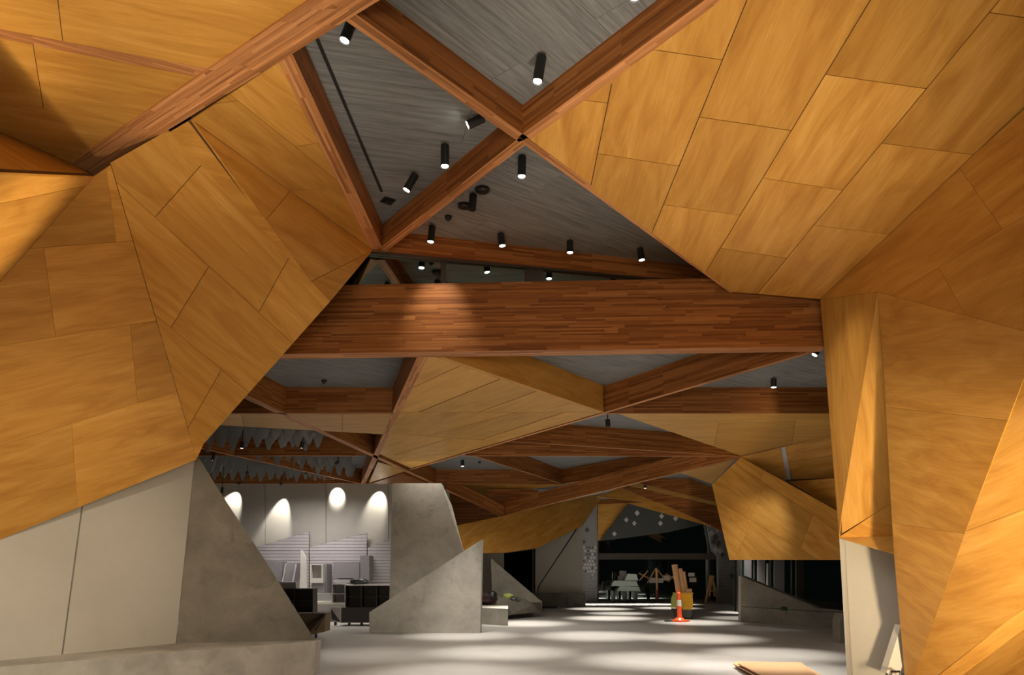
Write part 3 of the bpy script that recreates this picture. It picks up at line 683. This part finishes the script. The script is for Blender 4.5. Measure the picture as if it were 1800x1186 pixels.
for x0, y0, x1, y1, lb in ((1089, 1003, 1101, 1012, 'pinkish paper notice at the upper left of the far window'), (1086, 1012, 1098, 1021, 'pale paper notice just below the pinkish notice'),
                       (1141, 1015, 1154, 1024, 'white paper sheet left of the striped post on the window'), (1155.5, 1016, 1166, 1024, 'white paper sheet right of the striped post on the window'),
                       (1165, 1011, 1178, 1020, 'white paper sheet higher up right of the striped post'), (1210, 1006.5, 1221, 1013, 'small pale notice right of the cardboard tubes'), (1212, 1015, 1224, 1023, 'grey paper notice low right of the cardboard tubes')):
    o = slab('paper_sheet', [D(x0, y1, WY-.05), D(x0, y0, WY-.05), D(x1, y0, WY-.05), D(x1, y1, WY-.05)], PAPER, None, .005); tag(o, lb, 'paper', 'paper sheets before the far window')  # thin pale sheets set just in front of the pane
# mirror images in the window built as solid things: trestle frame, striped post, ladder
tr = empty('reflected_frame', D(1153, 1056, 37.6), 'thin pale timber A-frame mirrored in the far window, built as bars', 'frame')
for a, b in (((1153, 998), (1138, 1024)), ((1154, 998), (1167, 1016)), ((1123, 1007), (1140, 1016)), ((1139, 1003), (1124, 1020)), ((1170, 1008), (1192, 1020)), ((1190, 1006), (1174, 1022))):
    q = MB(); q.cyl(D(*a, 37.7), D(*b, 37.7), .03, n=6); q.build('bar', TIMB, tr)
sp_ = empty('reflected_post', D(1155, 1056, 37.3), 'slim red and brown post mirrored in the far window, built solid', 'post')
q = MB(); q.cyl(D(1154, 999, 37.4), D(1155, 1036, 37.4), .06, n=8); q.build('pole', TIMB, sp_)
q = MB(); q.cyl(D(1155, 1036, 37.4), D(1155, 1057.6, 37.4), .09, n=8); q.build('base', plain('dark_red', (.25, .03, .02)), sp_)
ld = empty('reflected_ladder', D(1252, 1056, 36.8), 'small timber step ladder mirrored at the right end of the far window, built solid', 'ladder')
for a, b in (((1249, 1012), (1240, 1058)), ((1252, 1012), (1262, 1057.5)), ((1247, 1012), (1256, 1013)), ((1247, 1025), (1255, 1025)), ((1244, 1038), (1258, 1038)), ((1251, 1013), (1247, 1048)), ((1253, 1013), (1256, 1048))):
    q = MB(); q.cyl(D(*a, 37), D(*b, 37), .05, n=6); q.build('rail', TIMB, ld)
wp = empty('wrapped_pallet', D(1100, 1040, 37), 'plastic wrapped pile glinting at the left of the far window', 'pallet')
for k, (x0, y0, x1, y1) in enumerate(((1084, 1030, 1126, 1039), (1074, 1020, 1122, 1030), (1098, 1008, 1122, 1020))):
    q = MB(); q.prism([D(x0, y1, 37.2), D(x0+2, (y0+y1)/2, 37.2), D(x0+6, y0, 37.2), D(x1-3, y0+1, 37.2), D(x1, y1, 37.2)], (0, .8, 0)); q.build('bundle', PLASTIC, wp)
for x in (1080, 1100, 1119):
    q = MB(); q.prism([D(x-2, 1057.8, 37.2), D(x-2, 1039, 37.2), D(x+2, 1039, 37.2), D(x+2, 1057.8, 37.2)], (0, .8, 0)); q.build('leg', BLACK, wp)

# ------------------------------------------------------------------ exhibition area at the left
EY = 27.0
we = empty('wall_exhibition', (-7, EY, 0), 'grey exhibition wall washed by four bright spotlights', kind='structure')
xs = [200, 466, 573, 683, 790]
for x0, x1 in zip(xs, xs[1:]):
    slab('panel', [D(x0+.4, 1080, EY), D(x0+.4, 820, EY), D(x1-.4, 820, EY), D(x1-.4, 1080, EY)], WALLM, we, .15)
bpl = [('left clad panel with sloping top on the exhibition wall', [(400, 980), (450, 961), (543, 934), (543, 1082), (400, 1082)]),
       ('middle clad panel with sloping top on the exhibition wall', [(544, 961), (645, 936), (645, 1082), (544, 1082)]),
       ('right clad panel beside the concrete pier', [(646, 962), (700, 940), (700, 1082), (646, 1082)])]
for k, (lb, poly) in enumerate(bpl):
    Y = EY-.25-.08*k; p = plane(D(0, 0, Y), D(100, 0, Y), D(0, 1000, Y)); e = empty('slatted_panel', PL(*poly[-1], p), lb, 'panel', 'pale slatted display panels')
    ys = [934+i*5.6 for i in range(26)]
    facet(e, poly, p, m=GREYW, rows=[((390, y), (700, y)) for y in ys if min(q[1] for q in poly)+1 < y < 1076], gap=.006, thick=.03, name='board', jit=.003, u=((400, 960), (600, 960)))
def bx(name, x0, y0, x1, y1, Y, dep, m, label, cat, group=None, parent=None):
    q = MB(); P = [D(x0, y1, Y), D(x1, y1, Y), D(x1, y0, Y), D(x0, y0, Y)]; q.prism(P, (0, dep, 0)); o = q.build(name, m, parent)
    return tag(o, label, cat, group) if parent is None else o
def shelfunit(name, x0, y0, x1, y1, Y, dep, cols, rows, m, label, mtop=None, t=1.3):
    e = empty(name, D((x0+x1)/2, y1, Y), label, 'shelf')
    bx('top', x0, y0, x1, y0+t, Y, dep, mtop or m, '', '', None, e); bx('bottom', x0, y1-t, x1, y1, Y, dep, m, '', '', None, e)
    for i in range(cols+1):
        x = x0+(x1-x0-t)*i/cols; bx('side_panel' if i in (0, cols) else 'divider', x, y0+t, x+t, y1-t, Y, dep, m, '', '', None, e)
    for j in range(1, rows): y = y0+(y1-y0)*j/rows; bx('shelf', x0+t, y, x1-t, y+.8, Y, dep, m, '', '', None, e)
    q = MB(); Yb = Y+dep; k = Y/Yb
    a, b = D(x0, y1, Y), D(x1, y0, Y); q.box(((a.x+b.x)/2, Yb-.02, (a.z+b.z)/2), (b.x-a.x-.02, .03, b.z-a.z-.02)); q.build('back_panel', m, e); return e
bx('display_board', 466, 986, 496, 1022, 26.2, .6, GREYB, 'dark grey display board at the left of the exhibition wall', 'board')
fr = empty('slanted_frame', D(508, 1022, 26.0), 'slanted grey frame leaning beside the dark display board', 'frame')
slab('board', [D(496, 1024, 26), D(503, 990, 26), D(522, 990, 26), D(515, 1024, 26)], GREYB, fr, .05, off=Vector((0, .72, 0)))
slab('edge', [D(513, 1024, 25.9), D(519.5, 991, 25.9), D(521.5, 991, 25.9), D(515.5, 1024, 25.9)], WHITEM, fr, .05)
slab('edge', [D(495, 1024, 25.9), D(501.5, 990, 25.9), D(503, 990, 25.9), D(497, 1024, 25.9)], WHITEM, fr, .05)
o = cslab([(526, 1086), (528.5, 967), (531, 967), (538, 980), (541, 1086)], 25.6, WHITEM, 'tall white tapering fin in front of the clad panels', .08, 'fin', 'display_fin')
nf = empty('niche_box', D(557, 1024, 25.8), 'white framed niche box hanging on the exhibition panels', 'display')
for a in ((545, 991, 547.5, 1024), (565, 991, 567.5, 1024), (547.5, 991, 565, 993), (547.5, 1016, 565, 1024)): bx('frame_side', *a, 25.6, .25, WHITEM, '', '', None, nf)
bx('back_panel', 547.5, 993, 565, 1016, 25.85, .02, GREYW, '', '', None, nf)
bx('display_board', 548, 1024, 570, 1041, 25.7, .95, GREYB, 'small grey board under the white niche box', 'board')
bx('display_board', 567.6, 991, 574, 1041, 25.9, .75, GREYB, 'narrow grey upright board right of the niche box', 'board')
bx('display_board', 586, 987, 632, 1016, 26.0, .65, GREYB, 'wide grey display board right of the niche box', 'board')
bx('display_ledge', 586, 1018, 632, 1024, 25.9, .97, GREYW, 'pale ledge under the wide display board', 'ledge')
bx('display_board', 633, 976, 649, 1021, 25.9, .75, GREYB, 'tall dark narrow board right of the wide display board', 'board')
bx('display_plinth', 548, 1061, 605, 1091.5, 23.6, .5, GREYW, 'white plinth with ledge below the niche box', 'plinth')
bx('plinth_top', 546, 1057, 606, 1061.5, 23.4, .7, WHITEM, 'white ledge slab on the plinth below the niche box', 'ledge')
bx('display_step', 548, 1043, 580, 1057.5, 23.6, .3, GREYB, 'grey step under the niche box', 'step')
bx('side_block', 494, 1023, 520, 1034, 21.5, .3, GREYB, 'grey angled block above the dark shelf unit', 'block')
shelfunit('shelf_unit', 484, 1034, 550, 1096, 21.4, .5, 2, 3, CHAR, 'dark two-tier shelf unit behind the left triangular slab')
shelfunit('shelf_unit', 583, 1026, 607, 1060, 23.0, .45, 1, 2, GREYW, 'small open pale shelf unit left of the long dark shelf unit')
shelfunit('shelf_unit', 607, 1028, 716, 1067.5, 21.85, .5, 4, 2, CHAR, 'long dark shelf unit with a pale top', GREYW)
low = empty('rolling_cabinet', D(620, 1097, 21.8), 'low dark cabinet on castors with a pale slanted end panel', 'cabinet')
bx('body', 598, 1068, 716, 1094, 21.8, .55, CHAR, '', '', None, low)
slab('end_panel', [D(580, 1066, 21.7), D(599, 1067, 21.7), D(599, 1094, 21.7), D(582, 1090, 21.7)], GREYW, low, .05)
slab('slanted_inset', [D(582, 1070, 21.65), D(598, 1093, 21.65), D(583, 1088, 21.65)], CHAR, low, .03)
for x in (588, 612, 634, 650):
    q = MB(); q.cyl(D(x, 1096, 21.7), D(x, 1096, 21.7)+Vector((.06, 0, 0)), .05, n=10); q.build('castor', BLACK, low)
tb = empty('wedge_crate', D(550, 1112, 18.2), 'brown wedge-ended wooden crate behind the left triangular slab', 'crate')
q = MB(); q.prism([D(520, 1079, 18.6), D(572, 1078, 17.8), D(571, 1110, 17.8), D(540, 1117, 17.6), D(520, 1117, 17.8)], (0, .5, 0)); q.build('body', BROWNB, tb)
slab('diagonal_trim', [D(552, 1108, 17.55), D(568, 1083, 17.55), D(571, 1082, 17.55), D(555, 1108, 17.55)], CHAR, tb, .04)
slab('lid', [D(518, 1080, 17.5), D(573, 1079, 17.5), D(573, 1077.5, 17.5), D(518, 1078, 17.5)], CHAR, tb, .4)
q = MB(); q.cyl(D(554, 1117, 17.6), D(557, 1117, 17.6), .05, n=10); q.build('castor', BLACK, tb)
# lumpy bags
def blob(name, c, rx, ry, rz, m, label, cat, seed=1, parent=None):
    rnd = random.Random(seed); q = MB(); n, k = 14, 8; P = []
    for j in range(k+1):
        ph = math.pi*j/k; row = []
        for i in range(n):
            th = 2*math.pi*i/n; s = 1+rnd.uniform(-.13, .13)*(0 < j < k)
            row.append(Vector(c)+Vector((rx*math.sin(ph)*math.cos(th)*s, ry*math.sin(ph)*math.sin(th)*s, max(-rz, rz*math.cos(ph)*s))))
        P.append(row)
    for j in range(k):
        for i in range(n): q.quad([P[j][i], P[j+1][i], P[j+1][(i+1) % n], P[j][(i+1) % n]])
    o = q.build(name, m, parent, True); return tag(o, label, cat) if label else o
tp = D(631, 1028, 22.5)
blob('fabric_bag', tp+Vector((0, 0, .10)), .27, .18, .11, BLACK, 'black bag slumped on top of the long dark shelf unit', 'bag', 3)
b0 = empty('work_bag', D(860, 1062, 24), 'dark bag heap on the bench left of the small triangular slab', 'bag')
blob('body', D(856, 1052, 24.2), .34, .3, .19, plain('maroon_cloth', (.03, .012, .012), .9), None, None, 5, b0); blob('flap', D(866, 1046, 24.1), .14, .2, .14, BLACK, None, None, 6, b0)
hv = empty('safety_gear', D(900, 1055, 25), 'yellow and black safety gear lying on the sloping bench', 'gear')
blob('yellow_bundle', D(893, 1047, 24.2), .17, .1, .08, HIVIS, None, None, 8, hv)
blob('black_strap', D(903, 1052, 24.1), .12, .08, .06, BLACK, None, None, 9, hv)
blob('black_strap', D(911, 1055, 24.1), .08, .06, .05, BLACK, None, None, 10, hv)

# ------------------------------------------------------------------ felt baffles
def fin_mesh():
    q = MB(); w_, h_ = .26, .56
    q.prism([(-w_/2, 0, 0), (-w_/2, 0, -h_*.45), (-.03, 0, -h_), (.03, 0, -h_), (w_/2, 0, -h_*.45), (w_/2, 0, 0)], (0, .03, 0))
    me = bpy.data.meshes.new('acoustic_baffle'); me.from_pydata(q.v, [], q.f); me.materials.append(FELT); return me
fm = fin_mesh()
brow = [(16.5, -8.4, -4.4, 'first'), (17.2, -8.7, -4.6, 'second'), (17.9, -9.0, -4.7, 'third'), (18.6, -9.3, -4.8, 'fourth'),
        (20.2, -9.8, -4.9, 'fifth'), (21.2, -10.2, -5.0, 'sixth'), (22.2, -10.7, -5.1, 'seventh'), (23.2, -11.1, -5.2, 'eighth'), (24.2, -11.6, -5.3, 'ninth'), (25.1, -12, -5.4, 'tenth')]
for (y, xa, xb, nm) in brow:
    x = xa
    while x < xb:
        o = bpy.data.objects.new('acoustic_baffle', fm); COL.objects.link(o)
        o.location = (x+random.uniform(-.02, .02), y+random.uniform(-.05, .05), LC-.0+.06*random.random()); o.rotation_euler.z = R(14+random.uniform(-6, 6))
        o.scale = (1, 1, random.uniform(.85, 1.1))
        tag(o, 'grey pointed felt baffle hanging in the %s row from the front' % nm, 'baffle', 'grey felt baffles above the exhibition, %s row' % nm); x += .31

# ------------------------------------------------------------------ spotlights
def can(px, py, Y, top, label, lit=True, L=.24, r=.055, energy=190, ang=44, aim=None, small=False):
    """px, py = lens centre; top = pixel of the back end"""
    zc_ = NC if py < 470 else LC
    t = Z(top[0], top[1], zc_-.03) if py < 700 and not small else D(top[0], top[1], Y)
    a = D(px, py, t.y); ax = (t-a).normalized(); L = (t-a).length; r = min(r, .05) if t.y < 12 else r; Y = t.y
    e = empty('ceiling_spotlight', a, label, 'spotlight', 'cylindrical black ceiling spotlights')
    q = MB(); q.cyl(a, a+ax*L, r, n=20); q.cyl(a-ax*.012, a+ax*.002, r*1.04, n=20, cap=False); q.build('housing', BLACK, e)
    q = MB(); z1 = (NC if Y < 11.8 and py < 470 else LC); tt = a+ax*L*.8; q.cyl(tt, (tt.x, tt.y, max(z1, tt.z+.02)), .012, n=8); q.build('stem', BLACK, e)
    q = MB(); q.cyl(a-ax*.006, a-ax*.001, r*.82, n=20); q.build('lens', (LENS_S if small else LENS) if lit else BLACK, e)
    if lit and energy:
        s = spot(a-ax*.03, a-ax*.03+(aim if aim is not None else -ax+Vector((0, 0, -.7))), energy, ang, .7, WHITE, .03); s.parent = e; s.location = Vector(s.location)-Vector(a)
    return e
H = NC-.02
can(606, 70, 5.75, (616, 44), 'bright spotlight at the upper left tucked against the widest beam')
can(945, 142, 6.75, (952, 100), 'spotlight in the upper right ceiling bay above the crossing')
can(1115, -6, 5.9, (1120, -44), 'spotlight half cut off at the top edge of the photo')
can(823, 219, 7.4, (850, 207), 'spotlight tilted sideways left of the crossing')
can(782, 291, 8.4, (782, 256), 'upright spotlight hanging in the middle of the left ceiling bay')
can(715, 333, 9.0, (730, 307), 'tilted spotlight near the left funnel tip, beside the slot')
can(917, 309, 8.6, (918, 277), 'spotlight just below the crossing')
can(830, 367, 9.3, (832, 343), 'unlit black spotlight between the round ceiling discs', lit=False)
can(757, 424, 10.1, (760, 398), 'leftmost of the four spotlights before the slim back beam')
can(883, 431, 10.3, (880, 411), 'second from left of the four spotlights before the slim back beam')
can(1002, 443, 10.6, (1002, 424), 'third from left of the four spotlights before the slim back beam')
can(1128, 456, 10.9, (1125, 437), 'rightmost of the four spotlights before the slim back beam')
can(1432, 623, 10.6, (1436, 616), 'small spotlight at the right end under the big beam', L=.1, energy=20)
can(1360, 680, 13.3, (1360, 666), 'spotlight in front of the first far cross beam at the right', energy=35)
can(1069, 748, 16.5, (1068, 737), 'unlit black spotlight behind the tip of the large soffit', lit=False)
can(813, 819, 24.0, (813, 808), 'bright small spotlight in the far cell right of the long diagonal beam', energy=50)
can(1134, 857.5, 29, (1134, 853), 'tiny far spotlight over the window side beams', L=.12, energy=8, small=True)
for k, (x, y, Y, tx, ty, on, lb) in enumerate(((374, 808, 19, 377, 795, True, 'black spotlight on a stem left among the baffles'), (425, 787, 17.6, 426, 776, True, 'black spotlight in the first baffle bay, left one'),
        (530, 787, 17.6, 533, 776, True, 'black spotlight in the first baffle bay, right one'), (434, 833, 23, 435, 828, True, 'bright little spotlight in the rear left baffle bay'),
        (538, 833, 24, 539, 829, True, 'little spotlight beside the thin diagonal beam among baffles'), (590, 815, 21.5, 596, 811, False, 'unlit spotlight in the right rear baffle bay'),
        (390, 866, 24, 391, 856, False, 'dark spotlight dropping below the exhibition beam at the left'), (418, 850, 25.6, 423, 848, False, 'dark tilted spotlight under the exhibition beam, left'),
        (493, 851, 25.6, 496, 848, False, 'dark tilted spotlight under the exhibition beam, middle'))):
    can(x, y, Y, (tx, ty), lb, lit=on, L=.18, r=.045, energy=12 if on else 0, small=True)
_p = D(757, 370, 9.3); spot(_p, D(770, 585, 10.05), 70, 46, 1, WHITE, .03)
# wall washing beams at the exhibition wall
for (x, y, en, ang, dx, gap) in ((410, 886, 60, 58, -.25, .36), (492, 915, 130, 44, -.25, .36), (593, 869, 50, 62, 0, .40), (666, 881, 65, 58, -.1, .36)):
    T = D(x, y, EY); spot((T.x-dx, EY-gap, LZ+.0), (T.x+dx*.2, EY, T.z), en*1.5, ang, .6, WHITE, .02)
area((D(560, 900, 25).x, 24.6, 4.3), D(550, 1020, 26.5), 26, 2.6, .3, (1, .92, .9), 110)  # soft fill added over the exhibits, no fitting behind it

# lens glints, discs, slot
for x, y, rx, lb in ((848, 332, .1, 'flat black disc on the ceiling right of the unlit spotlight'), (816, 360, .09, 'flat black disc on the ceiling left of the unlit spotlight')):
    p = Z(x, y, NC-.005); q = MB(); q.cyl(p, p+Vector((0, 0, -.03)), rx, n=24); q.cyl(p+Vector((0, 0, -.03)), p+Vector((0, 0, -.05)), rx*.8, rx*.6, n=24); o = q.build('ceiling_speaker', BLACK); tag(o, lb, 'speaker')
for x, y, z, lb in ((788, 380, NC, 'tiny black sensor on the near ceiling'), (570, 668, LC, 'small black dome sensor on the far ceiling, left'), (1005, 660, LC, 'small black dome sensor on the far ceiling, centre'), (843, 811, LC, 'tiny black sensor right of the bright far spotlight')):
    p = Z(x, y, z-.003); q = MB(); q.cyl(p, p+Vector((0, 0, -.03)), .05, n=16); q.cyl(p+Vector((0, 0, -.03)), p+Vector((0, 0, -.07)), .045, .02, n=16); o = q.build('ceiling_sensor', BLACK); tag(o, lb, 'sensor')
p = Z(682, 352, NC-.002); q = MB(); q.box(p, (.16, .16, .03), R(35)); q.box(p+Vector((0, 0, -.02)), (.11, .11, .02), R(35)); o = q.build('ceiling_vent', BLACK); tag(o, 'small square black vent at the end of the ceiling slot', 'vent')
q = MB(); a, b = Z(556, 64, NC-.004), Z(671, 336, NC-.004); s = (b-a).cross(Vector((0, 0, 1))).normalized()*.016; q.prism([a-s, a+s, b+s, b-s], (0, 0, -.012)); o = q.build('ceiling_slot', BLACK); tag(o, 'long thin black slot running along the near ceiling', 'slot')

# ------------------------------------------------------------------ things on the floor
def Fz(x, y): return Z(x, y, 0)
po = Fz(1195, 1092)
bo = empty('traffic_post', po, 'orange and white bollard post on a flat base before the yellow bin', 'bollard')
q = MB(); q.prism([po+Vector((math.cos(a)*.30, math.sin(a)*.30, 0)) for a in [i*math.pi/4+.39 for i in range(8)]], (0, 0, .05)); q.cyl(po+Vector((0, 0, .05)), po+Vector((0, 0, .12)), .17, .10, n=16); q.build('base', ORANGE, bo)
zs = [(.10, .47, .075, ORANGE, 'post_lower'), (.47, .66, .07, WHITEM, 'reflective_band'), (.66, .86, .065, ORANGE, 'post_upper')]
for z0, z1, r, m, nm in zs: q = MB(); q.cyl(po+Vector((0, 0, z0)), po+Vector((0, 0, z1)), r, r-.005, n=16); q.build(nm, m, bo)
q = MB(); q.cyl(po+Vector((0, 0, .86)), po+Vector((0, 0, .92)), .06, .03, n=16); q.cyl(po+Vector((0, 0, .92)), po+Vector((0, 0, .97)), .04, .04, n=12); q.build('cap', ORANGE, bo)
po2 = Fz(1175, 1092.5); q = MB(); q.box(po2+Vector((0, 0, .03)), (.22, .12, .05), .2); q.box(po2+Vector((.01, 0, .06)), (.08, .06, .03)); o = q.build('floor_clamp', GREYP); tag(o, 'small dark clamp lying left of the orange bollard base', 'tool')
co = Fz(1203, 1088)+Vector((0, .3, 0))
ca_ = empty('yellow_bin', co, 'yellow wheeled bin with a dark grey base carrying cardboard tubes', 'bin')
q = MB(); c = co; prof = [(-.17, .30), (-.26, .45), (-.27, .80), (.27, .80), (.28, .45), (.22, .30)]
q.prism([c+Vector((a+.05, -.2, b)) for a, b in prof], (0, .45, 0)); q.build('body', YELLOW, ca_)
q = MB(); q.box(c+Vector((.06, .02, .82)), (.58, .47, .03)); q.build('rim', YELLOW, ca_)
q = MB(); q.box(c+Vector((.03, 0, .17)), (.46, .4, .26)); q.build('base', GREYP, ca_)
for sx in (-.14, .24):
    q = MB(); q.cyl(c+Vector((sx, -.18, .06)), c+Vector((sx+.04, -.18, .06)), .06, n=12); q.build('wheel', BLACK, ca_)
for z in (.42, .5, .58, .66): q = MB(); q.box(c+Vector((.05, -.205, z)), (.4, .012, .02)); q.build('rib', YELLOW, ca_)
gar = empty('hi_vis_vest', co+Vector((-.3, -.1, 0)), 'yellow and dark safety vest draped on the left of the bin', 'vest')
q = MB(); q.prism([c+Vector((a, -.28, b)) for a, b in ((-.40, .36), (-.38, .66), (-.31, .82), (-.2, .86), (-.1, .7), (.0, .36), (-.05, .34), (-.15, .62), (-.22, .36))], (0, .1, 0)); q.build('cloth', HIVIS, gar)
q = MB(); q.prism([c+Vector((a, -.27, b)) for a, b in ((-.40, .34), (-.2, .34), (-.14, .60), (-.04, .30), (-.06, .14), (-.3, .1))], (0, .1, 0)); q.build('dark_hem', BLACK, gar)
for (x0, x1, r, z1, lb) in ((-.10, -.22, .10, 1.75, 'tallest cardboard tube leaning in the yellow bin'), (.05, -.04, .075, 1.62, 'middle cardboard tube in the yellow bin'), (.14, .06, .07, 1.52, 'shortest cardboard tube at the right in the yellow bin')):
    q = MB(); q.cyl(c+Vector((x0+.05, .02, .7)), c+Vector((x1+.05, .08, z1)), r, n=18, cap=False); q.cyl(c+Vector((x1+.05, .08, z1)), c+Vector((x0+.05, .02, .7)), r*.9, n=18, cap=True); o = q.build('cardboard_tube', CARD); tag(o, lb, 'tube', 'cardboard tubes in the yellow bin')
q = MB(); q.box(c+Vector((.22, -.02, .89)), (.2, .2, .14), .1); o = q.build('cardboard_box', CARD); tag(o, 'small cardboard box on the right rim of the yellow bin', 'box')
# cardboard sheets at the bottom right
zc = 0.0
for k, (poly, m) in enumerate((([(1291, 1168), (1360, 1200), (1470, 1200), (1408, 1165.5), (1296, 1163.5)], CARD), ([(1289, 1166), (1352, 1200), (1465, 1200), (1405, 1164.5), (1295, 1162.5)], CARD), ([(1297, 1165.5), (1358, 1196), (1452, 1200), (1408, 1163.6), (1303, 1162.2)], CARD))):
    z = .012+k*.05; q = MB(); q.prism([Z(x, y, z+.012) for x, y in poly], (0, 0, -.016)); o = q.build('cardboard_sheet', m); tag(o, ('lowest', 'middle', 'topmost')[k]+' of the flat cardboard sheets on the floor at the lower right', 'cardboard', 'cardboard sheets on the floor')
